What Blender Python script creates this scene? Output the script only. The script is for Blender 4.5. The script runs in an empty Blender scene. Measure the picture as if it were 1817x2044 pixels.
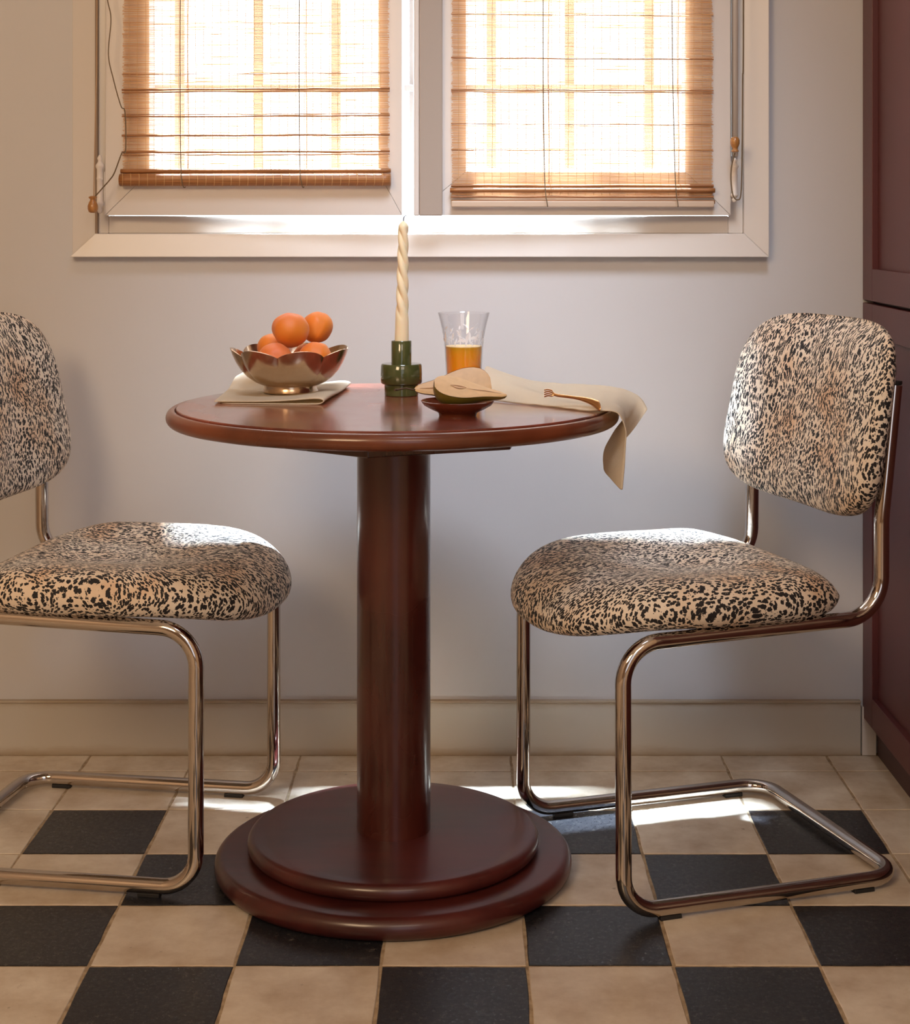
import bpy, bmesh, math, random
from mathutils import Vector, Matrix, noise as mn
PI = math.pi
S = bpy.context.scene
COL = S.collection
random.seed(7)

# ---------------------------------------------------------------- camera
CAM_H = 1.018
cd = bpy.data.cameras.new('camera'); cam = bpy.data.objects.new('camera', cd); COL.objects.link(cam)
cam.location = (0, 0, CAM_H); cam.rotation_euler = (PI/2, 0, 0)
cd.sensor_width = 36; cd.lens = 3307/2044*36
cd.shift_x = -27.5/2044; cd.shift_y = -582/2044
cd.clip_start = .02
S.camera = cam

# ---------------------------------------------------------------- light
w = bpy.data.worlds.new('sky'); S.world = w; w.use_nodes = True
bg = w.node_tree.nodes['Background']; bg.inputs[0].default_value = (.90, .95, 1, 1); bg.inputs[1].default_value = 6.5

def lamp(name, kind, loc, rot, energy, col, **kw):
    d = bpy.data.lights.new(name, kind); d.energy = energy; d.color = col
    for k, v in kw.items(): setattr(d, k, v)
    o = bpy.data.objects.new(name, d); COL.objects.link(o); o.location = loc; o.rotation_euler = rot
    return o
SUN_TILT = math.radians(10.8)
lamp('sun', 'SUN', (0, 4, 4), (-SUN_TILT, math.radians(-4), 0), 98, (.70, .85, 1), angle=math.radians(3.4))
# added warm fill lamps for the room, unseen behind and above the camera
lamp('warm_fill_left', 'AREA', (-1.3, -.6, 2.3), (math.radians(52), 0, math.radians(-38)), 43, (1, .70, .42), shape='RECTANGLE', size=1.0, size_y=.8)
lamp('warm_fill_right', 'AREA', (.5, -1.0, 2.5), (math.radians(50), 0, math.radians(8)), 13, (1, .82, .68), shape='RECTANGLE', size=1.2, size_y=.8)
dl = lamp('cool_wall_fill', 'SPOT', (.20, 1.7, 2.62), (0, 0, 0), 215, (.74, .84, 1), spot_size=math.radians(34), spot_blend=1.0, shadow_soft_size=.40)  # added cool fill spot, out of view, brightening the wall under the window
dl.rotation_euler = (Vector((.03, 3.165, .72))-dl.location).to_track_quat('-Z', 'Y').to_euler()
lamp('cool_front_fill', 'AREA', (.5, -1.6, 1.25), (math.radians(86), 0, math.radians(6)), 8, (.72, .84, 1), shape='RECTANGLE', size=1.1, size_y=1.9)  # added weak cool fill, unseen behind the camera
pt = lamp('window_portal', 'AREA', (-.1, 3.30, 1.87), (-PI/2, 0, 0), 1, (1, 1, 1), shape='RECTANGLE', size=1.3, size_y=1.8)
pt.data.cycles.is_portal = True

vs = S.view_settings
vs.view_transform = 'Standard'; vs.look = 'None'; vs.gamma = 1; vs.use_curve_mapping = False; vs.exposure = .08

# ---------------------------------------------------------------- helpers
def link(name, me, mat=None, parent=None, smooth=False, bevel=0, kind=None):
    o = bpy.data.objects.new(name, me); COL.objects.link(o)
    if mat and not me.materials: me.materials.append(mat)
    if parent: o.parent = parent
    if smooth:
        for p in me.polygons: p.use_smooth = True
    if bevel:
        m = o.modifiers.new('bevel', 'BEVEL'); m.width = bevel; m.segments = 2; m.limit_method = 'ANGLE'; m.harden_normals = False
    if kind: o['kind'] = kind
    return o
def mesh(name, V, F):
    me = bpy.data.meshes.new(name); me.from_pydata([tuple(v) for v in V], [], F); me.update()
    bm = bmesh.new(); bm.from_mesh(me); bmesh.ops.recalc_face_normals(bm, faces=bm.faces); bm.to_mesh(me); bm.free()
    return me
def tag(o, label, cat, group=None):
    o['label'] = label; o['category'] = cat
    if group: o['group'] = group
    return o
def struct(o): o['kind'] = 'structure'; return o
def empty(name, loc=(0, 0, 0), rz=0):
    o = bpy.data.objects.new(name, None); COL.objects.link(o); o.location = loc; o.rotation_euler = (0, 0, rz); o.empty_display_size = .05
    return o
def boxVF(boxes):
    V, F = [], []
    for x0, x1, y0, y1, z0, z1 in boxes:
        b = len(V)
        V += [(x0,y0,z0),(x1,y0,z0),(x1,y1,z0),(x0,y1,z0),(x0,y0,z1),(x1,y0,z1),(x1,y1,z1),(x0,y1,z1)]
        F += [tuple(b+i for i in f) for f in ((0,3,2,1),(4,5,6,7),(0,1,5,4),(1,2,6,5),(2,3,7,6),(3,0,4,7))]
    return V, F
def box(name, boxes, mat, parent=None, bevel=0, kind=None):
    if isinstance(boxes[0], (int, float)): boxes = [boxes]
    V, F = boxVF(boxes)
    return link(name, mesh(name, V, F), mat, parent, bevel=bevel, kind=kind)
def lathe(name, prof, mat, parent=None, n=96, rfun=None, loc=(0,0,0), close=False, smooth=True, sharp=40, zfun=None):
    V, F = [], []
    for k, (r, z) in enumerate(prof):
        for i in range(n):
            a = 2*PI*i/n
            rr = rfun(a, r, z, k) if rfun else r
            zz = zfun(a, r, z, k) if zfun else z
            V.append((loc[0]+rr*math.cos(a), loc[1]+rr*math.sin(a), loc[2]+zz))
    m = len(prof)
    for k in range(m if close else m-1):
        k2 = (k+1) % m
        for i in range(n):
            j = (i+1) % n
            F.append((k*n+i, k*n+j, k2*n+j, k2*n+i))
    if not close:
        if prof[0][0] > 1e-6: F.append(tuple(range(n-1, -1, -1)))
        if prof[-1][0] > 1e-6: F.append(tuple((m-1)*n+i for i in range(n)))
    me = mesh(name, V, F)
    bm = bmesh.new(); bm.from_mesh(me); bmesh.ops.remove_doubles(bm, verts=bm.verts, dist=1e-6)
    bmesh.ops.recalc_face_normals(bm, faces=bm.faces); bm.to_mesh(me); bm.free()
    if smooth:
        for p in me.polygons: p.use_smooth = True
        try: me.set_sharp_from_angle(angle=math.radians(sharp))
        except Exception: pass
    return link(name, me, mat, parent)
def round_path(P, R, seg=10):
    """polyline with filleted corners; R per inner corner"""
    P = [Vector(p) for p in P]; out = [P[0]]
    for i in range(1, len(P)-1):
        a = (P[i-1]-P[i]).normalized(); b = (P[i+1]-P[i]).normalized()
        r = R[i-1] if isinstance(R, (list, tuple)) else R
        if r <= 0: out.append(P[i]); continue
        ang = a.angle(b); t = r/math.tan(ang/2)
        p0 = P[i]+a*t; p1 = P[i]+b*t
        c = P[i]+(a+b).normalized()*(r/math.sin(ang/2))
        u = (p0-c); v = (p1-c); tot = u.angle(v)
        for k in range(seg+1):
            s = k/seg
            out.append(c+(u*math.sin((1-s)*tot)+v*math.sin(s*tot))/math.sin(tot))
    out.append(P[-1]); return out
def tubeVF(path, r, n=16, V=None, F=None, caps=True):
    V = [] if V is None else V; F = [] if F is None else F
    b0 = len(V); path = [Vector(p) for p in path]; T = []
    for i in range(len(path)):
        d = (path[min(i+1, len(path)-1)]-path[max(i-1, 0)]).normalized(); T.append(d)
    nrm = T[0].orthogonal().normalized()
    for i, p in enumerate(path):
        nrm = (nrm - T[i]*nrm.dot(T[i])).normalized(); bn = T[i].cross(nrm)
        rr = r(i/(len(path)-1)) if callable(r) else r
        for k in range(n):
            a = 2*PI*k/n; V.append(p+(nrm*math.cos(a)+bn*math.sin(a))*rr)
    for i in range(len(path)-1):
        for k in range(n):
            j = (k+1) % n
            F.append((b0+i*n+k, b0+i*n+j, b0+(i+1)*n+j, b0+(i+1)*n+k))
    if caps:
        F.append(tuple(b0+k for k in range(n-1, -1, -1))); F.append(tuple(b0+(len(path)-1)*n+k for k in range(n)))
    return V, F
def tube(name, path, r, mat, parent=None, n=16):
    V, F = tubeVF(path, r, n)
    o = link(name, mesh(name, V, F), mat, parent, smooth=True)
    try: o.data.set_sharp_from_angle(angle=math.radians(60))
    except Exception: pass
    return o
def smooth_curve(P, k=8):
    P = [Vector(p) for p in P]; out = []
    for i in range(len(P)-1):
        p0 = P[max(i-1, 0)]; p1 = P[i]; p2 = P[i+1]; p3 = P[min(i+2, len(P)-1)]
        for s in range(k):
            t = s/k
            out.append(.5*((2*p1)+(p2-p0)*t+(2*p0-5*p1+4*p2-p3)*t*t+(3*p1-p0-3*p2+p3)*t**3))
    out.append(P[-1]); return out

# ---------------------------------------------------------------- materials
class N:
    def __init__(s, name):
        s.m = bpy.data.materials.new(name); s.m.use_nodes = True; s.t = s.m.node_tree; s.b = s.t.nodes['Principled BSDF']; s.out = s.t.nodes['Material Output']
    def n(s, typ, **kw):
        x = s.t.nodes.new(typ)
        for k, v in kw.items():
            if isinstance(k, str) and k.startswith('i_'): x.inputs[k[2:].replace('_', ' ')].default_value = v
            else: setattr(x, k, v)
        return x
    def l(s, a, b): s.t.links.new(a, b)
    def coord(s, kind='Object', scale=(1, 1, 1), rot=(0, 0, 0)):
        if kind == 'World': c = s.n('ShaderNodeNewGeometry').outputs['Position']
        else: c = s.n('ShaderNodeTexCoord').outputs[kind]
        mp = s.n('ShaderNodeMapping'); mp.inputs['Scale'].default_value = scale; mp.inputs['Rotation'].default_value = rot
        s.l(c, mp.inputs['Vector']); return mp.outputs[0]
    def noise(s, vec, scale, detail=3, rough=.5, dist=0):
        x = s.n('ShaderNodeTexNoise'); x.inputs['Scale'].default_value = scale; x.inputs['Detail'].default_value = detail
        x.inputs['Roughness'].default_value = rough; x.inputs['Distortion'].default_value = dist
        s.l(vec, x.inputs['Vector']); return x.outputs['Fac']
    def ramp(s, fac, stops, interp='LINEAR'):
        x = s.n('ShaderNodeValToRGB'); x.color_ramp.interpolation = interp
        e = x.color_ramp.elements
        while len(e) < len(stops): e.new(.5)
        for i, (p, c) in enumerate(stops):
            e[i].position = p; e[i].color = (*c, 1) if isinstance(c, tuple) else (c, c, c, 1)
        s.l(fac, x.inputs[0]); return x.outputs[0]
    def mix(s, fac, a, b, typ='MIX'):
        x = s.n('ShaderNodeMix', data_type='RGBA', blend_type=typ)
        for sock, v in ((x.inputs[0], fac), (x.inputs[6], a), (x.inputs[7], b)):
            if isinstance(v, (int, float)): sock.default_value = v
            elif isinstance(v, tuple): sock.default_value = (*v, 1)
            else: s.l(v, sock)
        return x.outputs[2]
    def math(s, op, a, b=None):
        x = s.n('ShaderNodeMath', operation=op)
        for sock, v in ((x.inputs[0], a), (x.inputs[1], b)):
            if v is None: continue
            if isinstance(v, (int, float)): sock.default_value = v
            else: s.l(v, sock)
        return x.outputs[0]
    def bump(s, h, strength=.2, dist=.002):
        x = s.n('ShaderNodeBump'); x.inputs['Strength'].default_value = strength; x.inputs['Distance'].default_value = dist
        s.l(h, x.inputs['Height']); s.l(x.outputs[0], s.b.inputs['Normal'])
    def set(s, **kw):
        for k, v in kw.items():
            sock = s.b.inputs[k.replace('_', ' ')]
            if hasattr(v, 'is_linked') or hasattr(v, 'links'): s.l(v, sock)
            elif isinstance(v, tuple): sock.default_value = (*v, 1)
            else: sock.default_value = v
        return s.m

def paint(name, col, rough=.6, bump=.12, sc=60, var=.05):
    k = N(name); v = k.coord('World')
    f = k.noise(v, 2.2, 5, .6); c = k.mix(k.math('MULTIPLY', f, var*4), col, tuple(x*.80 for x in col))
    k.bump(k.noise(v, sc, 4), bump, .001)
    return k.set(Base_Color=c, Roughness=rough)
M = {}
M['wall'] = paint('wall_paint', (.64, .635, .645), .55, .2, 45, .07)
M['white'] = paint('window_paint', (.74, .70, .66), .32, .05, 30, .03)
M['ceiling'] = paint('ceiling_paint', (.75, .70, .62), .8)
M['sidewall'] = paint('sidewall_paint', (.62, .50, .38), .8)
# stone-like painted baseboard, stained along its top and foot
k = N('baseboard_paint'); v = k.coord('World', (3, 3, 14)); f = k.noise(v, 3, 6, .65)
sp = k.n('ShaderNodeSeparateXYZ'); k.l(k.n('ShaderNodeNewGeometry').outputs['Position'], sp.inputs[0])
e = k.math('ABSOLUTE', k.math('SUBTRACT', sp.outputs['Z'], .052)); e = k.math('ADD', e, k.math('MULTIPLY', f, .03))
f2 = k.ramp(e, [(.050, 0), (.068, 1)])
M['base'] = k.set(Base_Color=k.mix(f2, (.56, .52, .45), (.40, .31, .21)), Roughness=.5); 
# tiles
def tile_mat(name, black):
    k = N(name); v = k.coord('World'); oi = k.n('ShaderNodeObjectInfo')
    f = k.noise(v, 9, 8, .65); fine = k.noise(v, 140, 4, .7); big = k.noise(v, 2.5, 3)
    if black:
        specks = k.ramp(k.noise(v, 85, 6, .9), [(.55, 0), (.64, 1)])
        msk = k.ramp(k.noise(v, 14, 4, .6), [(.40, .12), (.66, .9)])
        c = k.mix(k.math('MULTIPLY', specks, msk), k.mix(f, (.009, .010, .014), (.022, .022, .027)), (.20, .19, .18))
        r = k.ramp(fine, [(.3, .22), (.7, .46)])
    else:
        c = k.mix(k.ramp(f, [(.34, 0), (.68, 1)]), (.82, .76, .66), (.48, .38, .27))
        vein = k.ramp(k.noise(v, 22, 9, .78, 1.2), [(.62, 0), (.72, 1)])
        c = k.mix(k.math('MULTIPLY', vein, .45), c, (.28, .20, .13))
        pit = k.ramp(k.noise(v, 60, 2, .4), [(.74, 0), (.80, 1)])
        c = k.mix(k.math('MULTIPLY', pit, .6), c, (.10, .07, .05))
        c = k.mix(k.math('MULTIPLY', oi.outputs['Random'], .25), c, (.62, .50, .38))
        r = k.ramp(big, [(.3, .28), (.7, .42)])
    h = k.math('ADD', k.math('MULTIPLY', f, .6), k.math('MULTIPLY', fine, .25 if not black else .5))
    k.bump(h, .35, .0012)
    return k.set(Base_Color=c, Roughness=r)
M['tblack'] = tile_mat('black_stone', True); M['tcream'] = tile_mat('cream_stone', False)
k = N('grout'); v = k.coord('World'); M['grout'] = k.set(Base_Color=k.ramp(k.noise(v, 60, 5), [(.3, (.26, .19, .12)), (.7, (.52, .41, .28))]), Roughness=.9)
# mahogany
def wood(name, c1, c2, scale, r0, r1, coat=.3, axis=(1, 1, 1), patch=3.2, cr=.12):
    k = N(name); v = k.coord('Object', axis)
    f = k.noise(v, scale, 7, .62); p = k.noise(k.coord('Object'), patch, 3, .5)
    c = k.mix(k.ramp(f, [(.2, 0), (.8, 1)], 'EASE'), c1, c2)
    c = k.mix(k.ramp(p, [(.30, 0), (.80, .8)], 'EASE'), c, tuple(min(1, x*2.1) for x in c2))
    k.bump(f, .05, .001)
    return k.set(Base_Color=c, Roughness=k.ramp(p, [(.2, r0), (.8, r1)], 'EASE'), Coat_Weight=coat, Coat_Roughness=cr)
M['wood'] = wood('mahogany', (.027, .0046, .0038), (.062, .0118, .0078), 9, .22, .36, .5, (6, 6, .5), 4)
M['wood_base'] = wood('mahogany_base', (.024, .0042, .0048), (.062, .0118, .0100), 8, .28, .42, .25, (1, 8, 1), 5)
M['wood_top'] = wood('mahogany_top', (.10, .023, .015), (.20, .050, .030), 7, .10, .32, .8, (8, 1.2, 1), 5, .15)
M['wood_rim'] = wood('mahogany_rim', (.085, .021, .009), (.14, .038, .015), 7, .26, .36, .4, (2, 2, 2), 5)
k = N('taupe_strip'); M['taupe'] = k.set(Base_Color=(.40, .34, .29), Roughness=.45)  # astragal tone, darker than the stiles around it
k = N('groove_shadow'); M['shadow_paint'] = k.set(Base_Color=(.30, .22, .16), Roughness=.8)  # brown colour stands in for the shade in the groove beside the casing
k = N('dark_groove'); M['groove'] = k.set(Base_Color=(.01, .005, .004), Roughness=.8)
k = N('burgundy_lacquer'); v = k.coord('World'); k.bump(k.noise(v, 220, 3), .08, .0006)
M['burg'] = k.set(Base_Color=k.mix(k.noise(v, 3, 3), (.120, .027, .025), (.088, .020, .022)), Roughness=.42)
k = N('burgundy_dark'); M['burgd'] = k.set(Base_Color=(.055, .018, .02), Roughness=.5)
# chrome
k = N('chrome'); v = k.coord('World'); M['chrome'] = k.set(Base_Color=(.56, .51, .47), Metallic=1.0, Roughness=k.ramp(k.noise(v, 25, 3), [(.3, .05), (.7, .12)]))
k = N('black_rubber'); M['rubber'] = k.set(Base_Color=(.015, .014, .014), Roughness=.6)
# leopard print velvet
k = N('leopard_velvet')
v = k.coord('Object')
wn = k.n('ShaderNodeTexNoise'); wn.inputs['Scale'].default_value = 7; wn.inputs['Detail'].default_value = 2; k.l(v, wn.inputs['Vector'])
sub = k.n('ShaderNodeVectorMath', operation='SUBTRACT'); k.l(wn.outputs['Color'], sub.inputs[0]); sub.inputs[1].default_value = (.5, .5, .5)
scl = k.n('ShaderNodeVectorMath', operation='SCALE'); k.l(sub.outputs[0], scl.inputs[0]); scl.inputs['Scale'].default_value = .09
add = k.n('ShaderNodeVectorMath', operation='ADD'); k.l(v, add.inputs[0]); k.l(scl.outputs[0], add.inputs[1])
def stretched(sx, sy, sz, rot):
    mp = k.n('ShaderNodeMapping'); mp.inputs['Scale'].default_value = (sx, sy, sz); mp.inputs['Rotation'].default_value = rot; k.l(add.outputs[0], mp.inputs['Vector']); return mp.outputs[0]
vv = k.n('ShaderNodeTexVoronoi'); vv.inputs['Scale'].default_value = 142; vv.inputs['Randomness'].default_value = .95; k.l(stretched(1.0, 1.9, .75, (0, .2, .25)), vv.inputs['Vector'])
sc3 = k.n('ShaderNodeSeparateColor'); k.l(vv.outputs['Color'], sc3.inputs[0])
nd = k.noise(v, 330, 2, .6)
n1 = k.math('SUBTRACT', k.math('ADD', k.math('ADD', .15, k.math('MULTIPLY', sc3.outputs[0], .20)), k.math('MULTIPLY', nd, .75)), vv.outputs['Distance'])
spots = k.ramp(n1, [(.10, 0), (.15, 1)])
base = k.ramp(k.noise(v, 9, 3, .5), [(.40, (.84, .76, .66)), (.57, (.80, .66, .52)), (.72, (.64, .40, .23))])
c = k.mix(spots, base, (.012, .011, .014))
k.bump(k.noise(v, 500, 2), .35, .0008)
M['leopard'] = k.set(Base_Color=c, Roughness=.75, Sheen_Weight=.04, Sheen_Roughness=.3, Sheen_Tint=(1, .95, .9))
# bamboo: thin, lets part of the light through
k = N('bamboo_slat'); v = k.coord('World', (1, 1, 60)); f = k.noise(v, 12, 4, .6)
c = k.ramp(f, [(.3, (.42, .18, .06)), (.5, (.64, .34, .14)), (.72, (.85, .58, .30))])
tl = k.n('ShaderNodeBsdfTranslucent'); k.l(k.mix(.1, c, (.80, .72, .64)), tl.inputs['Color'])
mx = k.n('ShaderNodeMixShader'); mx.inputs[0].default_value = .24; k.l(k.b.outputs[0], mx.inputs[1]); k.l(tl.outputs[0], mx.inputs[2]); k.l(mx.outputs[0], k.out.inputs[0])
M['bamboo'] = k.set(Base_Color=c, Roughness=.5)
k = N('bamboo_solid'); v = k.coord('World', (1, 1, 70)); f = k.noise(v, 10, 4, .6)
M['bamboo_d'] = k.set(Base_Color=k.ramp(f, [(.3, (.20, .075, .022)), (.7, (.48, .21, .07))]), Roughness=.45)
k = N('thread'); M['thread'] = k.set(Base_Color=(.62, .40, .18), Roughness=.8)
k = N('cord_brown'); M['cord'] = k.set(Base_Color=(.16, .11, .06), Roughness=.85)
k = N('cord_light'); M['cordl'] = k.set(Base_Color=(.45, .30, .18), Roughness=.85)
k = N('cream_batten'); M['batten'] = k.set(Base_Color=(.62, .48, .36), Roughness=.45)
k = N('turned_wood'); v = k.coord('Object', (1, 1, .2)); M['acorn'] = k.set(Base_Color=k.ramp(k.noise(v, 300, 3), [(.3, (.30, .12, .03)), (.7, (.50, .23, .06))]), Roughness=.35, Coat_Weight=.4)
# window glass: thin pane
k = N('window_glass'); tr = k.n('ShaderNodeBsdfTransparent'); gl = k.n('ShaderNodeBsdfGlossy'); gl.inputs['Roughness'].default_value = .02
mx = k.n('ShaderNodeMixShader'); mx.inputs[0].default_value = .07; k.l(tr.outputs[0], mx.inputs[1]); k.l(gl.outputs[0], mx.inputs[2]); k.l(mx.outputs[0], k.out.inputs[0]); M['pane'] = k.m
k = N('iron'); M['iron'] = k.set(Base_Color=(.16, .14, .13), Roughness=.6)
k = N('glass'); lw = k.n('ShaderNodeLayerWeight'); lw.inputs['Blend'].default_value = .5
tr = k.n('ShaderNodeBsdfTransparent'); k.l(k.ramp(lw.outputs['Facing'], [(.45, (.985, .985, .99)), (.86, (.86, .85, .85)), (.98, (.62, .58, .56))]), tr.inputs['Color'])
gg = k.n('ShaderNodeBsdfGlossy'); gg.inputs['Roughness'].default_value = .02
mx = k.n('ShaderNodeMixShader'); k.l(k.ramp(lw.outputs['Facing'], [(.0, .03), (.7, .08), (.95, .45)]), mx.inputs[0]); k.l(tr.outputs[0], mx.inputs[1]); k.l(gg.outputs[0], mx.inputs[2]); k.l(mx.outputs[0], k.out.inputs[0]); M['glass'] = k.m
k = N('etched'); M['etch'] = k.set(Base_Color=(.9, .9, .92), Roughness=.6)
k = N('orange_juice'); M['juice'] = k.set(Base_Color=(.98, .36, .008), Roughness=.3, Subsurface_Weight=.8, Subsurface_Scale=.04)
k = N('juice_foam'); M['foam'] = k.set(Base_Color=(.95, .72, .38), Roughness=.5)
k = N('silvered_brass'); v = k.coord('World'); f = k.noise(v, 60, 5, .7)
M['bowl'] = k.set(Base_Color=k.mix(f, (.62, .47, .34), (.52, .38, .25)), Metallic=1.0, Roughness=k.ramp(f, [(.3, .13), (.7, .27)]))
k = N('copper'); M['copper'] = k.set(Base_Color=(.86, .50, .25), Metallic=1.0, Roughness=.16)
k = N('green_glaze'); v = k.coord('World'); k.bump(k.noise(v, 60, 3), .05, .001)
M['green'] = k.set(Base_Color=k.mix(k.noise(v, 50, 4), (.040, .050, .014), (.082, .092, .030)), Roughness=.12, Coat_Weight=.5)
k = N('candle_wax'); M['wax'] = k.set(Base_Color=(.86, .74, .50), Roughness=.4, Subsurface_Weight=.2, Subsurface_Scale=.006)
k = N('wick'); M['wick'] = k.set(Base_Color=(.05, .05, .09), Roughness=.9)
def apricot(name, blush):
    k = N(name); v = k.coord('Object'); f = k.noise(v, 22, 3, .5)
    sp = k.n('ShaderNodeSeparateXYZ'); k.l(k.coord('Object', (1, 1, 1), (.5, .3, 0)), sp.inputs[0])
    g = k.ramp(k.math('ADD', k.math('MULTIPLY', sp.outputs['Z'], 16), k.math('MULTIPLY', f, .8)), [(.45, 0), (.95, blush)])
    c = k.mix(g, k.mix(f, (.74, .17, .012), (.80, .27, .025)), (.78, .20, .12))
    c = k.mix(k.ramp(k.noise(v, 240, 2, .6), [(.66, 0), (.75, .25)]), c, (.45, .14, .04))
    k.bump(k.noise(v, 300, 2), .1, .0005)
    return k.set(Base_Color=c, Roughness=.5, Subsurface_Weight=.15, Subsurface_Scale=.01, Sheen_Weight=.12)
M['apricot'] = apricot('apricot_skin', .7); M['apricot2'] = apricot('apricot_skin_pale', .25)
k = N('linen'); v = k.coord('Object'); wv = k.n('ShaderNodeTexWave'); wv.inputs['Scale'].default_value = 260; wv.inputs['Distortion'].default_value = 3; k.l(v, wv.inputs['Vector'])
h = k.math('ADD', k.math('MULTIPLY', wv.outputs['Fac'], .4), k.noise(v, 260, 4, .7)); k.bump(h, .5, .0012)
tl = k.n('ShaderNodeBsdfTranslucent'); tl.inputs['Color'].default_value = (.80, .66, .46, 1)
mx = k.n('ShaderNodeMixShader'); mx.inputs[0].default_value = .42; k.l(k.b.outputs[0], mx.inputs[1]); k.l(tl.outputs[0], mx.inputs[2]); k.l(mx.outputs[0], k.out.inputs[0])
M['linen'] = k.set(Base_Color=k.mix(k.noise(v, 40, 3), (.96, .89, .74), (.92, .82, .65)), Roughness=.85)
k = N('pear_skin'); v = k.coord('Object'); sk = k.mix(k.noise(v, 40, 4), (.12, .10, .012), (.20, .15, .025))
M['pskin'] = k.set(Base_Color=k.mix(k.ramp(k.noise(v, 420, 2), [(.6, 0), (.7, .6)]), sk, (.10, .06, .02)), Roughness=.42)
k = N('pear_flesh'); v = k.coord('Object'); M['pflesh'] = k.set(Base_Color=k.mix(k.noise(v, 70, 4), (.70, .44, .19), (.50, .31, .12)), Roughness=.4)
k = N('pear_core'); M['pcore'] = k.set(Base_Color=(.30, .14, .05), Roughness=.6)
k = N('glazed_brown'); v = k.coord('Object'); M['saucer'] = k.set(Base_Color=k.mix(k.noise(v, 60, 4), (.10, .022, .010), (.17, .045, .02)), Roughness=.22)
k = N('enamel'); M['enamel'] = k.set(Base_Color=(.80, .74, .68), Roughness=.25)
k = N('facade'); M['facade'] = k.set(Base_Color=(.8, .78, .74), Roughness=.9)

# ---------------------------------------------------------------- room shell
WY = 3.165                                   # face of the window wall
OX0, OX1, OZ0, OZ1 = -.710, .523, .993, 2.72 # window opening
XL, XR, YB, ZC = -2.1, 1.36, -2.4, 3.0
struct(box('wall_back', [(XL, OX0, WY, WY+.10, 0, ZC), (OX1, XR, WY, WY+.10, 0, ZC), (OX0, OX1, WY, WY+.10, 0, OZ0), (OX0, OX1, WY, WY+.10, OZ1, ZC)], M['wall']))
struct(box('wall_left', (XL-.1, XL, YB, WY+.1, 0, ZC), M['sidewall']))
struct(box('wall_right', (XR, XR+.1, YB, WY+.1, 0, ZC), M['sidewall']))
struct(box('wall_front', (XL-.1, XR+.1, YB-.1, YB, 0, ZC), M['sidewall']))
struct(box('ceiling', (XL-.1, XR+.1, YB-.1, WY+.1, ZC, ZC+.1), M['ceiling']))
fl = struct(box('floor', (XL-.1, XR+.1, YB-.1, WY+.1, -.06, -.0013), M['grout']))

# floor tiles: 20 cm, the pieces one by one where they can be told apart
def tile_mesh(wx, wy, seed, mat):
    rnd = random.Random(seed); P = []; c = .0022; jit = .0015
    def side(a, b):
        n = 5
        for i in range(n):
            t = i/n; x = a[0]+(b[0]-a[0])*t; y = a[1]+(b[1]-a[1])*t
            P.append((x+rnd.uniform(-jit, jit*.4), y+rnd.uniform(-jit, jit*.4)))
    q = [(c, c), (wx-c, c), (wx-c, wy-c), (c, wy-c)]
    for i in range(4): side(q[i], q[(i+1) % 4])
    n = len(P); V = [(x, y, -.02) for x, y in P]+[(x, y, -.0007) for x, y in P]
    cx, cy = wx/2, wy/2
    V += [(cx+(x-cx)*(1-.0022/wx), cy+(y-cy)*(1-.0022/wy), 0) for x, y in P]
    F = [tuple(2*n+i for i in range(n))]
    for l in range(2): F += [(l*n+i, l*n+(i+1) % n, (l+1)*n+(i+1) % n, (l+1)*n+i) for i in range(n)]
    me = mesh('tile', V, F); me.materials.append(mat); return me
GX, GY, T = .0805, 2.863, .2
full = {b: [tile_mesh(T, T, s+10*b, M['tblack'] if b else M['tcream']) for s in range(5)] for b in (0, 1)}
strip = [tile_mesh(T, WY-.01-3.0655, 50+s, M['tcream']) for s in range(3)]
rt = random.Random(3)
def is_black(i, j): return -4 <= i <= 2 and j >= 0 and (i+j) % 2 == 0
far = []
for j in range(-2, 23):
    for i in range(-11, 7):
        x = GX+i*T; y = GY-(j+1)*T
        if j == -2:
            me = strip[rt.randrange(3)]; y = GY+T+.0005
        else: me = full[int(is_black(i, j))][rt.randrange(5)]
        if x < XL-.05 or x > XR-.05: continue
        if -7 <= i <= 3 and j <= 6:
            o = link('tile', me, None, fl); o.location = (x, y, rt.uniform(-.0004, .0003))
        else: far.append((me, x, y))
bm = bmesh.new()
for me, x, y in far:
    n0 = len(bm.verts); nf = len(bm.faces); bm.from_mesh(me); bm.verts.ensure_lookup_table(); bm.faces.ensure_lookup_table()
    bmesh.ops.translate(bm, verts=bm.verts[n0:], vec=(x, y, 0))
    mi = 1 if me.materials[0] == M['tblack'] else 0
    for f in bm.faces[nf:]: f.material_index = mi
me = bpy.data.meshes.new('far_tiles'); bm.to_mesh(me); bm.free(); me.materials.append(M['tcream']); me.materials.append(M['tblack'])
link('far_tiles', me, None, fl, kind='stuff')

struct(box('baseboard_back', [(XL, .747, WY-.010, WY+.001, -.002, .099), (XL, .747, WY-.013, WY+.001, .099, .1035)], M['base'], bevel=.0015))
struct(box('trim_1', [(.749, .7755, WY-.012, WY+.001, 0, .092)], M['white']))

# ---------------------------------------------------------------- window
win = struct(empty('window_1', (0, WY, OZ0)))
def wbox(name, b, mat, bevel=.002, parent=win):
    bb = [b] if isinstance(b[0], (int, float)) else b
    bb = [(x0, x1, y0-WY, y1-WY, z0-OZ0, z1-OZ0) for x0, x1, y0, y1, z0, z1 in bb]
    return box(name, bb, mat, parent, bevel)
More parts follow.
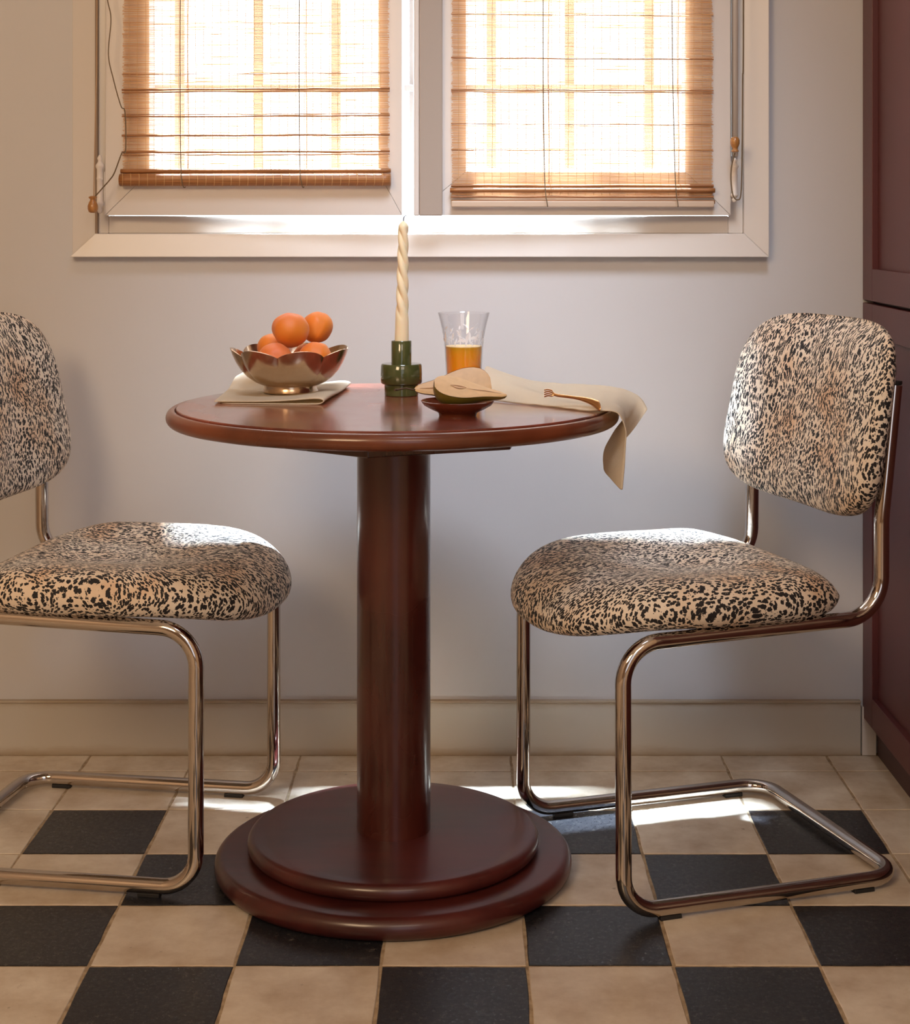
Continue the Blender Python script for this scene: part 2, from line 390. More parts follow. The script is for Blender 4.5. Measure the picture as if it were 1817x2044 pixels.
# casing: bevelled boards mitred at the corners
def board(name, outline, y_out, y_in):      # outline: outer edge pair then inner edge pair (x, z)
    (ax, az), (bx, bz), (cx, cz), (dx, dz) = outline
    V = []
    for (x, z), y in (((ax, az), y_out), ((bx, bz), y_out), ((cx, cz), y_in), ((dx, dz), y_in)):
        V.append((x, y-WY, z-OZ0))
    for (x, z) in outline: V.append((x, .0, z-OZ0))
    F = [(0, 1, 2, 3), (0, 4, 5, 1), (1, 5, 6, 2), (2, 6, 7, 3), (3, 7, 4, 0), (7, 6, 5, 4)]
    return link(name, mesh(name, V, F), M['white'], win, bevel=.0015)
CX0, CX1, CZ0, CZ1 = -.757, .569, .9485, 2.775
board('casing_board', [(CX0, CZ0), (CX1, CZ0), (OX1, OZ0), (OX0, OZ0)], WY-.028, WY-.020)
board('casing_board', [(CX1, CZ0), (CX1, CZ1), (OX1, OZ1), (OX1, OZ0)], WY-.028, WY-.016)
board('casing_board', [(CX0, CZ1), (CX0, CZ0), (OX0, OZ0), (OX0, OZ1)], WY-.0012, WY-.012)
board('casing_board', [(CX1, CZ1), (CX0, CZ1), (OX0, OZ1), (OX1, OZ1)], WY-.028, WY-.020)
# fixed frame in the opening
wbox('fixed_frame', [(OX0, OX0+.023, WY-.006, WY+.05, OZ0, OZ1), (OX1-.028, OX1, WY-.006, WY+.05, OZ0, OZ1),
                     (OX0+.023, OX1-.028, WY-.006, WY+.05, OZ0, OZ0+.0338), (OX0+.023, OX1-.028, WY-.006, WY+.05, OZ1-.04, OZ1)], M['white'])
wbox('outer_sill', (OX0-.02, OX1+.02, WY+.05, WY+.16, OZ0-.03, OZ0+.012), M['white'])
# casement sashes, ajar into the room, hinged at their outer stiles
SZ0, SZ1 = 1.0275, 2.69
def sash(hx, width, side, ang, label):
    """local x from the hinge (0) to the meeting stile (width) mirrored by side; y=0 back face, -.042 front"""
    r = empty('casement_sash', (hx, .004, 0)); r.parent = win
    r.rotation_euler = (0, 0, -side*ang); r['label'] = label
    z0, z1 = SZ0-OZ0, SZ1-OZ0; st = .085 if side > 0 else .086; gz = .082
    ms = .045 if side > 0 else .098
    def X(a, b): return (a, b) if side > 0 else (-b, -a)
    def bx(name, x0, x1, y0, y1, za, zb, mat=M['white'], bev=.0025):
        a, b = X(x0, x1); return box(name, (a, b, y0, y1, za, zb), mat, r, bev)
    def mitred(name, quad):      # a board whose ends are cut on the mitre; outline in (x, z)
        V = [(q[0]*side, y, q[1]) for y in (-.042, 0) for q in quad]
        return link(name, mesh(name, V, [(0, 1, 2, 3), (7, 6, 5, 4), (0, 4, 5, 1), (1, 5, 6, 2), (2, 6, 7, 3), (3, 7, 4, 0)]), M['white'], r, bevel=.0009)
    xi, g = width-ms, .0003
    mitred('outer_stile', [(0, z0+g), (st-g, z0+gz), (st-g, z1-gz), (0, z1-g)])
    mitred('meeting_stile', [(xi+g, z0+gz), (width, z0+g), (width, z1-g), (xi+g, z1-gz)])
    mitred('bottom_rail', [(g, z0), (width-g, z0), (xi, z0+gz-g), (st, z0+gz-g)])
    mitred('top_rail', [(st, z1-gz+g), (xi, z1-gz+g), (width-g, z1), (g, z1)])
    bx('glass_pane', st, width-ms, -.022, -.018, z0+gz, z1-gz, M['pane'], 0)
    if side < 0:
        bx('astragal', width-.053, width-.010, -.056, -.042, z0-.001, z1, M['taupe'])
        bx('bead', width-.010, width, -.050, -.042, z0-.001, z1)
    return r
A1 = math.radians(3.6); A2 = math.radians(3.4)
sash(-.684, .563, 1, A1, 'left sash with bare meeting stile')
sash(.492, .598, -1, A2, 'right sash with flat astragal strip')
# hinges
def hinge(name, x, z0, z1, y):
    prof = [(0, 0), (.003, .001), (.0045, .006), (.003, .010), (.0062, .014), (.0062, .018), (.005, .020), (.005, .055), (.0055, .056), (.0055, .058), (.005, .060), (.005, .072), (.0068, .076), (.0068, .079), (.004, .083), (.003, .086), (.0045, .090), (.002, .095), (0, .096)]
    s = (z1-z0)/.096
    o = lathe(name, [(r*1.15, z*s) for r, z in prof], M['enamel'], win, 24, loc=(x, y-WY, z0-OZ0), sharp=60)
    return o
hinge('hinge', -.6965, 1.028+.003, 1.142, WY-.038)
hinge('hinge', .5015, 1.052, 1.136, WY-.038)
for x, zz in ((-.6965, 2.3), (.5015, 2.3)): hinge('hinge', x, zz, zz+.1, WY-.038)
wbox('hinge_leaf', (-.690, -.6835, WY-.034, WY-.006, 1.03, 1.11), M['enamel'], .0005)
wbox('hinge_leaf', (.488, .4965, WY-.034, WY-.006, 1.052, 1.13), M['enamel'], .0005)
# espagnolette rod beside the right sash
V, F = tubeVF([(.505, -.020, 1.14-OZ0), (.505, -.020, 2.60-OZ0)], .0065, 16); link('bolt_rod', mesh('bolt_rod', V, F), M['enamel'], win, smooth=True)
wbox('groove_shade_strip', (OX0-.0005, OX0+.004, WY-.0165, WY-.005, OZ0, OZ1), M['shadow_paint'], 0)

# iron grille outside
gr = tag(empty('window_grille', (0, WY+.115, OZ0)), 'dark iron security grille seen through both blinds outside the glass', 'grille')
GYo = WY+.115
def gx(px): return (px-936)*GYo/3307
for px in (359, 516, 671, 827, 981, 1137, 1296):
    x = gx(px); hw = .0092
    box('grille_bar', (x-hw, x+hw, -.006, .006, 1.018+(440-336)*GYo/3307-OZ0, 2.60-OZ0), M['iron'], gr, .001)
for z in (1.018+(440-177)*GYo/3307, 1.85, 2.45):
    box('grille_rail', (OX0-.03, OX1+.03, -.018, -.006, z-OZ0-.0065, z-OZ0+.0065), M['iron'], gr, .001)
for x in (OX0-.02, OX1+.02):
    for z in (1.018+(440-177)*GYo/3307, 1.85, 2.45): box('wall_bracket', (x-.008, x+.008, -.018, -.0149, z-OZ0-.012, z-OZ0+.012), M['iron'], gr)

# ---------------------------------------------------------------- bamboo blinds (one per sash)
def blind(loc, rz, x0, x1, zb, rails, label, seed, batten, cords, cordpairs):
    """x0..x1 local width, zb bottom of the slats, local y=0 plane"""
    r = tag(empty('bamboo_blind', loc, rz), label, 'blind', 'bamboo roll blinds on the window')
    rnd = random.Random(seed); V, F = [], []
    z = zb+.001; zt = 2.66; pitch = .00200; i = 0; nx = 14
    def sag(z, t): return .0016*math.sin(3.1*t+z*9+seed)+.0008*math.sin(11*t+z*23)
    while z < zt:
        zt_s = rnd.uniform(-.00025, .00025); hh = rnd.uniform(.00050, .00068)
        if rnd.random() < .07: hh *= 1.35
        yo = rnd.uniform(-.0006, .0006); xa = x0+rnd.uniform(-.0022, .0022); xb = x1+rnd.uniform(-.0022, .0022)
        ph = rnd.uniform(0, 9); b = len(V)
        for s in range(nx+1):
            t = s/nx; x = xa+(xb-xa)*t; w_ = .00028*math.sin(ph+t*13)+.0002*math.sin(ph*3+t*37)+rnd.uniform(-.0001, .0001)
            zz = z+zt_s+w_; V += [(x, yo+sag(z, t), zz-hh-loc[2]), (x, yo+sag(z, t), zz+hh-loc[2])]
            if s: F.append((b+2*s-2, b+2*s, b+2*s+1, b+2*s-1))
        z += pitch; i += 1
    me = bpy.data.meshes.new('slats'); me.from_pydata(V, [], F); me.update()
    link('slats', me, M['bamboo'], r, kind='stuff')
    # darker thick sticks where the cloth has folded
    for zr, th in rails:
        P = [(x0-.002+(x1-x0+.004)*q/14, -.0012, zr-loc[2]+rnd.uniform(-.0006, .0006)) for q in range(15)]
        tube('thick_slat', P, th, M['bamboo_d'], r, 8)
    # sewing threads
    V, F = [], []; x = x0+.012; pitch_t = .0158
    while x < x1-.004:
        P = [(x+.0006*math.sin(q*1.7+x*90), -.0016, zb+(zt-zb)*q/24-loc[2]) for q in range(25)]
        tubeVF(P, .00042, 5, V, F, False); x += pitch_t
    link('threads', mesh('threads', V, F), M['thread'], r, kind='stuff')
    # rolled foot
    rr = .0118
    def roll_sec(t): return rr
    P = [(x0-.004+(x1-x0+.008)*q/40, -.006, zb-rr*.55-loc[2]) for q in range(41)]
    if not batten:
        V, F = tubeVF(P, rr, 20); V2, F2 = tubeVF([(p[0], -.002, p[2]+.0165) for p in P], .0042, 8, V, F)
        o = link('rolled_foot', mesh('rolled_foot', V, F), M['bamboo_d'], r, smooth=True)
    else:
        V, F = tubeVF([(p[0], -.004, p[2]+.016) for p in P], .0045, 10)
        tubeVF([(p[0]*.995, -.002, p[2]-.006) for p in P], .0036, 10, V, F)
        link('rolled_foot', mesh('rolled_foot', V, F), M['bamboo_d'], r, smooth=True)
        box('batten', (x0-.002, x1+.002, -.010, .002, zb-.022-loc[2], zb-.0105-loc[2]), M['batten'], r, .002)
    V, F = [], []
    q = x0
    while q < x1:                         # thread loops round the foot
        c = []
        for s in range(9):
            a = -.4+s*(PI+.8)/8; c.append((q+.004*math.sin(a)+.0, -.006-(rr+.0004)*math.sin(a), zb-rr*.55-loc[2]+(rr+.0004)*math.cos(a)))
        if not batten: tubeVF(c, .0005, 5, V, F, False)
        q += .0158
    if V: link('foot_stitches', mesh('foot_stitches', V, F), M['thread'], r, kind='stuff')
    for cx, dx in cordpairs:
        P = smooth_curve([(cx+dx, -.016, zt-loc[2]), (cx+dx*.6+.001, -.015, 1.75-loc[2]), (cx-.001+dx*.3, -.014, 1.35-loc[2]), (cx, -.015, zb+.06-loc[2]), (cx+.002, -.019, zb+.004-loc[2]), (cx+.004, -.0205, zb-.010-loc[2]), (cx+.006, -.016, zb-.0205-loc[2]), (cx+.007, -.006, zb-.020-loc[2])], 10)
        tube('lift_cord', P, .0009, M['cord'], r, 6)
        P = [(cx+.010+.0008*math.sin(q), .003, zb+(zt-zb)*q/30-loc[2]) for q in range(31)]
        tube('back_cord', P, .0010, M['bamboo_d'], r, 6)
    box('head_rail', (x0-.004, x1+.004, -.012, .010, 2.655-loc[2], 2.685-loc[2]), M['bamboo_d'], r, .002)
    return r
def acorn(name, parent, loc, rot, s=1.0):
    prof = [(0, 0), (.0035, 0), (.0062, .0015), (.0078, .006), (.0078, .011), (.0060, .016), (.0042, .019), (.0040, .021), (.0062, .0225), (.0064, .0245), (.003, .026), (0, .026)]
    o = lathe(name, [(a*s, b*s) for a, b in prof], M['acorn'], parent, 24, sharp=70); o.location = loc; o.rotation_euler = rot; return o
S2 = 3307/3.10
def zz(py, Z=3.10): return 1.018-(py-440)*Z/3307
def xx(px, Z=3.10): return (px-936)*Z/3307
# left blind, plane just in front of the left sash
hx, hy = -.684, WY+.004
y_l = hy-.042-.010
bl = blind((hx, y_l, 1.0), -A1, .034, .536, zz(352), [(zz(147), .0007), (zz(178), .0018), (zz(183), .0012), (zz(232), .0013), (zz(228), .0008), (zz(270), .0021), (zz(303), .0021), (zz(309), .0008)],
     'bamboo blind over left sash, ending in a plump bamboo roll', 3, False, None, ((.147, .0), (.371, 0)))
# pull cords of the left blind
b0 = Vector((hx, y_l, 1.0))
def loc_(p, r): return r.matrix_basis.inverted() @ Vector(p)
Mi = (Matrix.Translation(b0) @ Matrix.Rotation(-A1, 4, 'Z')).inverted()
Pw = [(xx(214), 3.085, zz(-60)), (xx(218), 3.085, zz(0)), (xx(225), 3.085, zz(40)), (xx(220), 3.085, zz(110)), (xx(230), 3.085, zz(160)), (xx(244), 3.088, zz(212)), (xx(251), 3.094, zz(225)), (xx(252), 3.095, zz(300)), (xx(246), 3.088, zz(306)), (xx(232), 3.085, zz(345)), (xx(222), 3.085, zz(360)), (xx(208), 3.085, zz(376)), (xx(193), 3.085, zz(393))]
tube('pull_cord', [Mi @ p for p in smooth_curve(Pw, 8)], .0012, M['cord'], bl, 6)
Pw = [(xx(197), 3.09, 2.6), (xx(196), 3.09, zz(0)), (xx(194), 3.087, zz(200)), (xx(191), 3.085, zz(392))]
tube('pull_cord', [Mi @ p for p in smooth_curve(Pw, 8)], .0012, M['cordl'], bl, 6)
acorn('cord_pull', bl, Mi @ Vector((xx(189), 3.085, zz(425))), (0, 0, 0), 1.22)
# right blind
hx2 = .492; y_r = WY+.004-.042-.010
br = blind((hx2, y_r, 1.0), A2, -.524, -.034, zz(390), [(zz(30), .0008), (zz(117), .0014), (zz(180), .0013), (zz(184), .0010), (zz(248), .0009), (zz(300), .0008), (zz(371), .0028), (zz(393), .0018)],
     'bamboo blind over right sash, ending in a pale flat batten', 8, True, None, ((-.353, -.004), (-.108, -.012)))
br.rotation_euler = (0, 0, A2)
b0 = Vector((hx2, y_r, 1.0)); Mi = (Matrix.Translation(b0) @ Matrix.Rotation(A2, 4, 'Z')).inverted()
Pw = [(xx(1484), 3.085, 2.6), (xx(1482), 3.085, zz(0)), (xx(1480), 3.085, zz(160)), (xx(1479), 3.085, zz(300)), (xx(1477), 3.085, zz(385)), (xx(1470), 3.085, zz(399)), (xx(1461), 3.085, zz(390)), (xx(1457), 3.085, zz(360)), (xx(1458), 3.085, zz(335)), (xx(1463), 3.085, zz(312)), (xx(1465), 3.085, zz(306))]
tube('pull_cord', [Mi @ p for p in smooth_curve(Pw, 8)], .0012, M['cord'], br, 6)
acorn('cord_pull', br, Mi @ Vector((xx(1465), 3.085, zz(274))), (PI, 0, 0), 1.12)

# ---------------------------------------------------------------- tall cabinet on the right
cab = tag(empty('tall_cabinet', (.752, 2.4, 0)), 'tall burgundy lacquered cabinet with recessed panel doors at the right edge', 'cabinet')
y0c, y1c = 1.75, WY-.001
def cb(name, b, mat, parent=cab, bevel=.0015):
    x0, x1, y0, y1, z0, z1 = b
    return box(name, (x0-.752, x1-.752, y0-2.4, y1-2.4, z0, z1), mat, parent, bevel)
cb('carcass', (.773, XR-.001, y0c, y1c, .094, 2.7), M['burgd'])
cb('toe_kick', (.778, XR-.001, y0c, y1c-.013, 0, .094), M['burgd'], bevel=0)
def cab_door(ya, yb, za, zb, top, bot):
    st = .072
    V, F = boxVF([])
    d = empty('door', (0, ya-2.4, za)); d.parent = cab
    w_, h_ = yb-ya, zb-za
    box('door_frame', [(0, .021, 0, st, 0, h_), (0, .021, w_-st, w_, 0, h_), (0, .021, st, w_-st, 0, bot), (0, .021, st, w_-st, h_-top, h_)], M['burg'], d, .0012)
    box('panel', (.011, .019, st, w_-st, bot, h_-top), M['burg'], d)
for ya in (WY-.004-.455, WY-.004-.455*2-.003, WY-.004-.455*3-.006):
    cab_door(ya, ya+.455, .0705, .8615, .062, .055); cab_door(ya, ya+.455, .8675, 2.68, .07, .060)

# ---------------------------------------------------------------- table
TX, TY = -.118, 2.605
tb = tag(empty('pedestal_table', (TX, TY, 0)), 'round mahogany pedestal table with a two-step disc base', 'table')
def arc(cx, cz, r, a0, a1, n=8): return [(cx+r*math.cos(math.radians(a0+(a1-a0)*i/n)), cz+r*math.sin(math.radians(a0+(a1-a0)*i/n))) for i in range(n+1)]
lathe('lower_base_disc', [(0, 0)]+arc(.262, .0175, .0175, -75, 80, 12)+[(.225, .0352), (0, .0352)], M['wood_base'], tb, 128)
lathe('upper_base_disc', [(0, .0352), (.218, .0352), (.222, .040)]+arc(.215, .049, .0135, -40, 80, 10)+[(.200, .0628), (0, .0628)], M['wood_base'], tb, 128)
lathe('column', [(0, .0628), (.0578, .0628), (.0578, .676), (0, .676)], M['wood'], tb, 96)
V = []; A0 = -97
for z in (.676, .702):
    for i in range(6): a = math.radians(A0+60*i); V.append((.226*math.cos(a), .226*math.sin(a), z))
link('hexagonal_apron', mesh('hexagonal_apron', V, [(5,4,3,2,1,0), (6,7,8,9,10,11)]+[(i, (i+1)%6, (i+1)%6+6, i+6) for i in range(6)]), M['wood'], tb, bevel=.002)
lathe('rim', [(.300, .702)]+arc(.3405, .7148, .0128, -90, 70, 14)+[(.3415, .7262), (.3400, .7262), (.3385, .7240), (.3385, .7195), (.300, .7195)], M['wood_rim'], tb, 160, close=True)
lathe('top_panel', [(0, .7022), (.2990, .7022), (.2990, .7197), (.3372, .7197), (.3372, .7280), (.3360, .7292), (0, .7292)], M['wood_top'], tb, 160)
TZ = .7292
# ---------------------------------------------------------------- chairs
def make_chair(name, loc, rz, label):
    r = tag(empty(name, loc, rz), label, 'chair', 'leopard print cantilever chairs at the table')
    tr = .0117; zr = .4145; zf = .403; hw = .2165
    def side(s):
        return [(-.224, s*.212, .766), (-.201, s*.212, .560), (-.200, s*.213, zr), (.2275, s*.2155, zf), (.2275, s*.218, .0165), (-.2275, s*.2185, .0165)]
    L = side(1); R = side(-1)
    P = L + R[::-1]
    path = round_path(P, [.10, .062, .058, .052, .050, .050, .052, .058, .062, .10], 12)
    tube('tube_frame', path, tr, M['chrome'], r, 20)
    for s in (1, -1):
        lathe('end_cap', [(0, -.003), (.0095, -.003), (.0110, -.001), (.0110, .003), (0, .003)], M['rubber'], r, 20).location = (-.2245, s*.212, .769)
        for x in (.155, -.165):
            V, F = boxVF([(x-.017, x+.017, s*.218-.0065, s*.218+.0065, 0, .0062)])
            link('foot_glide', mesh('foot_glide', V, F), M['rubber'], r, bevel=.001)
    # seat
    def shape(th):
        c, s_ = math.cos(th), math.sin(th)
        n = 2.5 if c > 0 else 4.6
        a = .256 if c > 0 else .210
        rr = (abs(c/a)**n+abs(s_/.240)**n)**(-1/n)
        return rr*c, rr*s_
    prof = [(0, -.004), (.55, -.004), (.86, -.004), (.94, .002), (.982, .013), (1.0, .026), (.992, .040), (.965, .052), (.92, .0605), (.86, .0655), (.76, .0665), (.64, .0640), (.50, .0585), (.36, .0525), (.2, .0475), (.08, .0455), (0, .0455)]
    V, F = [], []; n = 72; cx = .048
    for q, z in prof[1:-1]:
        for i in range(n):
            th = 2*PI*i/n; x, y = shape(th); x = x*q; y = y*q
            zz_ = z+.418
            if x > .08: zz_ -= (x-.08)**2*1.3*(1 if q > .6 else .6)            # drooping waterfall front
            if x < -.12: zz_ -= (-x-.12)*.18*(z > .03)
            if .3 < q < .985 and z > .05: zz_ += .0022*mn.noise(Vector((x*11+rz, y*11, 3)))
            V.append((x+cx, y, zz_))
    m = len(prof)-2
    for k_ in range(m-1):
        for i in range(n): F.append((k_*n+i, k_*n+(i+1)%n, (k_+1)*n+(i+1)%n, (k_+1)*n+i))
    V.append((cx, 0, .414)); V.append((cx, 0, .418+.0455)); b = len(V)
    for i in range(n): F.append((i, b-2, (i+1)%n)); F.append(((m-1)*n+i, (m-1)*n+(i+1)%n, b-1))
    st_ = link('seat', mesh('seat', V, F), M['leopard'], r, smooth=True)
    md = st_.modifiers.new('s', 'SUBSURF'); md.levels = md.render_levels = 1
    # backrest: rounded pad, bent round the sitter, leaning back
    V, F = [], []; n = 80
    rings = []
    prof = [(.0, .030), (.35, .0295), (.62, .027), (.82, .0215), (.93, .013), (.985, .004), (1.0, -.008), (.985, -.018), (.94, -.0245), (.80, -.027), (.4, -.028), (0, -.028)]
    for q, d in prof[1:-1]:
        for i in range(n):
            th = 2*PI*i/n; c, s_ = math.cos(th), math.sin(th)
            rr = (abs(c/.246)**4.2+abs(s_/.155)**4.2)**(-1/4.2)
            y = rr*c*q; z = rr*s_*q
            if z > 0: y *= 1-.01*(z/.152)**2
            bend = .60*(y**2)
            x = -.203 + d + bend - .16*(z+.06) - (.018 if d > 0 else 0)*max(0, z/.15)**2 + (.012*max(0, -z/.15) if d > 0 else 0)
            V.append((x, y, .706+z))
    m = len(prof)-2
    for k_ in range(m-1):
        for i in range(n): F.append((k_*n+i, k_*n+(i+1)%n, (k_+1)*n+(i+1)%n, (k_+1)*n+i))
    V.append((-.203+.030-.0096, 0, .706)); V.append((-.203-.028-.0096, 0, .706)); b = len(V)
    for i in range(n): F.append((i, b-2, (i+1)%n)); F.append(((m-1)*n+i, (m-1)*n+(i+1)%n, b-1))
    bk = link('backrest', mesh('backrest', V, F), M['leopard'], r, smooth=True)
    md = bk.modifiers.new('s', 'SUBSURF'); md.levels = md.render_levels = 1
    return r
def copy_tree(o, parent=None):
    c = o.copy(); COL.objects.link(c); c.parent = parent
    for ch in [q for q in bpy.data.objects if q.parent == o]: copy_tree(ch, c)
    return c
cr = make_chair('cantilever_chair', (.375, 2.672, 0), math.radians(197.6), 'leopard print chrome cantilever chair at right, in front of burgundy cabinet')
cl = copy_tree(cr); cl.location = (-.601, 2.735, 0); cl.rotation_euler = (0, 0, math.radians(-8.8))
cl['label'] = 'leopard print chrome cantilever chair at left, cut off by the photo edge'

# ---------------------------------------------------------------- things on the table
# folded napkin under the bowl
def sheet(name, grid, mat, parent=None, thick=.0016, sub=2):
    nv = len(grid); nu = len(grid[0]); V = [Vector(p) for row in grid for p in row]
    F = [(a*nu+b, a*nu+b+1, (a+1)*nu+b+1, (a+1)*nu+b) for a in range(nv-1) for b in range(nu-1)]
    o = link(name, mesh(name, V, F), mat, parent, smooth=True)
    md = o.modifiers.new('s', 'SUBSURF'); md.levels = md.render_levels = sub
    md = o.modifiers.new('t', 'SOLIDIFY'); md.thickness = thick; md.offset = 0
    return o
rows = []
for yi in range(9):
    v_ = yi/8; y = 2.603+.262*v_; x0 = -.394-.004*v_; x1 = -.232+.022*v_
    P = []
    sec = [(0, .0010), (.25, .0010), (.5, .0010), (.75, .0010), (.95, .0012), (1.0, .0018), (1.04, .0060), (1.01, .0102), (.93, .0104), (.8, .0085), (.62, .0062), (.4, .0050), (.2, .0046), (.06, .0044), (-.03, .0045), (-.045, .0035)]
    for t, z in sec:
        x = x0+(x1-x0)*t; zz_ = TZ+z; yy = y+.012*t*(1-v_)*(-1)
        if z > .003 and t < .55:
            lift = max(0, (v_-.72)/.28)*max(0, 1-abs(t-.14)/.34); zz_ += .036*lift**1.2; yy -= .012*lift; x += .006*lift
        if z > .0055 and t > .9: zz_ += .002*math.sin(v_*7)
        P.append((x, yy, zz_+ (.0006*mn.noise(Vector((x*60, y*60, 0))) if z > .004 else 0)))
    rows.append(P)
na = sheet('linen_napkin', rows, M['linen'], thick=.0014); tag(na, 'cream linen napkin folded flat under the fruit bowl', 'napkin', 'linen napkins on the table')
# petal bowl
BX, BY, BZ = -.292, 2.715, TZ+.0078
bw = tag(empty('petal_bowl', (BX, BY, BZ)), 'polished brass-toned scalloped bowl holding apricots on a folded napkin', 'bowl')
ph0 = math.radians(-98)
def lobe(a): return abs(math.cos(3.5*(a-ph0)+PI/2))**.75   # 0 in the valleys, 1 at petal centres
outer = [(.046, .012), (.058, .017), (.071, .026), (.082, .038), (.090, .051), (.0955, .063), (.099, .073)]
inner = [(.0975, .0735), (.0935, .0625), (.088, .0505), (.080, .0385), (.069, .027), (.055, .0185), (.040, .0150), (0, .0140)]
prof = [(0, .010), (.038, .010)]+outer+inner
def rf(a, r, z, k_):
    t = min(1, max(0, (z-.008)/.06)); return r*(1-.13*(1-lobe(a))*t**.6) if r > .041 else r
def zf_(a, r, z, k_):
    t = max(0, (z-.03)/.043); return z-.012*(1-lobe(a))*t**1.5
lathe('bowl_body', prof, M['bowl'], bw, 280, rfun=rf, zfun=zf_, sharp=50)
lathe('foot_ring', [(.036, 0), (.044, 0), (.0455, .002), (.043, .007), (.043, .0115), (.036, .0115)], M['bowl'], bw, 64, close=True)
# apricots
def make_apricot(name, px, py, Z, r, mat, rot, label, rz=1.0):
    V, F = [], []; nu, nvv = 40, 24
    for j in range(nvv+1):
        ph = PI*j/nvv
        for i in range(nu):
            a = 2*PI*i/nu; seam = math.exp(-((a-PI)/.22)**2)*math.sin(ph)
            dim = math.exp(-(ph/.35)**2)
            rr = r*(1-.06*seam-.12*dim+.025*math.sin(2*a+1)*math.sin(ph)-.05*abs(math.sin(2*ph))**3+.05*mn.noise(Vector((math.sin(ph)*math.cos(a)*1.4+px, math.sin(ph)*math.sin(a)*1.4, math.cos(ph)*1.4))))
            V.append((rr*math.sin(ph)*math.cos(a), rr*math.sin(ph)*math.sin(a), rr*math.cos(ph)*.97*rz))
    for j in range(nvv):
        for i in range(nu): F.append((j*nu+i, j*nu+(i+1)%nu, (j+1)*nu+(i+1)%nu, (j+1)*nu+i))
    me = mesh(name, V, F); bm = bmesh.new(); bm.from_mesh(me); bmesh.ops.remove_doubles(bm, verts=bm.verts, dist=1e-5); bmesh.ops.recalc_face_normals(bm, faces=bm.faces); bm.to_mesh(me); bm.free()
    o = link(name, me, mat, None, smooth=True)
    o.location = ((px-936)*Z/3307, Z, 1.018-(py-440)*Z/3307); o.rotation_euler = rot
    tag(o, label, 'apricot', 'apricots in the bowl')
    return o
make_apricot('apricot', 580, 658, 2.700, .0308, M['apricot'], (.3, .2, .5), 'largest apricot, blushed pink on top, crowning the pile')
make_apricot('apricot', 633, 653, 2.748, .0265, M['apricot2'], (.5, .75, 2.2), 'upright oval apricot behind and right of the top one', 1.12)
make_apricot('apricot', 549, 719, 2.670, .0285, M['apricot'], (1.2, .3, .2), 'apricot low at front left of the bowl', 1.0)
make_apricot('apricot', 630, 712, 2.688, .0275, M['apricot2'], (.25, .15, 1.6), 'paler dimpled apricot low at front right of the bowl', .98)
make_apricot('apricot', 546, 697, 2.755, .0275, M['apricot2'], (.6, -.4, 2.9), 'apricot mostly hidden at rear left of the bowl')
make_apricot('apricot', 613, 716, 2.757, .0268, M['apricot'], (2.2, .4, .9), 'apricot mostly hidden at rear right of the bowl')

# candle holder and candle
KX, KY = (801.5-936)*2.735/3307, 2.735
ho = tag(empty('candle_holder', (KX, KY, TZ)), 'green glazed ceramic candle holder of stacked cylinders on the table', 'candle holder')
lathe('foot', [(0, 0), (.0268, 0), (.0280, .0012), (.0282, .0185), (.027, .0198), (0, .0198)], M['green'], ho, 72)
lathe('drip_collar', [(0, .0198), (.0325, .0198), (.0342, .022), (.0345, .036), (.0338, .050), (.0322, .0525), (.0180, .0530), (0, .0530)], M['green'], ho, 72)
lathe('socket', [(.0128, .0530), (.0168, .0530), (.0168, .0895), (.0160, .0905), (.0135, .0905), (.0128, .0895)], M['green'], ho, 64, close=True)
ca = tag(empty('taper_candle', (KX, KY, TZ+.0532)), 'ivory spiral twisted taper candle standing in the green holder', 'candle')
prof = []; H = .2345
for i in range(0, 121):
    z = H*i/120; t = z/H
    r = .0122*(1-.30*t)
    if t > .955: r *= max(.12, math.cos((t-.955)/.045*1.40))
    prof.append((r, z))
def twist(a, r, z, k_):
    t = z/H; amp = min(1, max(0, (t-.30)/.10))*min(1, max(0, (.985-t)/.07)); ph = 1.5*(a + z*2*PI/.098)
    return r*(1-.32*amp*(1-abs(math.cos(ph))**.9))
lathe('wax_body', [(0, 0)]+prof+[(0, H+.0002)], M['wax'], ca, 72, rfun=lambda a, r, z, k_: twist(a, r, z, k_) if r > 0 else 0, sharp=80)
ca.rotation_euler = (0, math.radians(.8), 0)
tube('wick', smooth_curve([(0, 0, H-.001), (.0004, 0, H+.004), (.0018, 0, H+.0082), (.0052, 0, H+.0088)], 6), .0009, M['wick'], ca, 6)

# juice glass
GLX, GLY = (926-936)*2.80/3307, 2.80
gl_ = tag(empty('juice_glass', (GLX, GLY, TZ)), 'flared clear tumbler with etched leaves, half full of orange juice', 'glass')
def gr_(z):
    pts = [(0, .0285), (.02, .0296), (.05, .0312), (.075, .0325), (.09, .0340), (.105, .0368), (.12, .0402), (.1325, .0436)]
    for (a, ra), (b_, rb) in zip(pts, pts[1:]):
        if z <= b_: return ra+(rb-ra)*(z-a)/(b_-a)
    return pts[-1][1]
zs = [.001+.1315*i/30 for i in range(31)]
prof = [(0, 0), (.0275, 0)]+[(gr_(z), z) for z in zs]+[(gr_(.1325)-.0007, .1331)]+[(gr_(z)-.0014, z) for z in reversed(zs) if z > .006]+[(.025, .0055), (0, .0050)]
lathe('tumbler', prof, M['glass'], gl_, 96, sharp=50)
zj = [.0062+.0695*i/16 for i in range(17)]
lathe('orange_juice', [(0, .0060)]+[(gr_(z)-.0018, z) for z in zj]+[(0, .0757)], M['juice'], gl_, 72, sharp=50)
lathe('juice_foam', [(0, .0758), (gr_(.0765)-.0020, .0758), (gr_(.077)-.0022, .0768), (0, .0766)], M['foam'], gl_, 72, sharp=50)
V, F = [], []
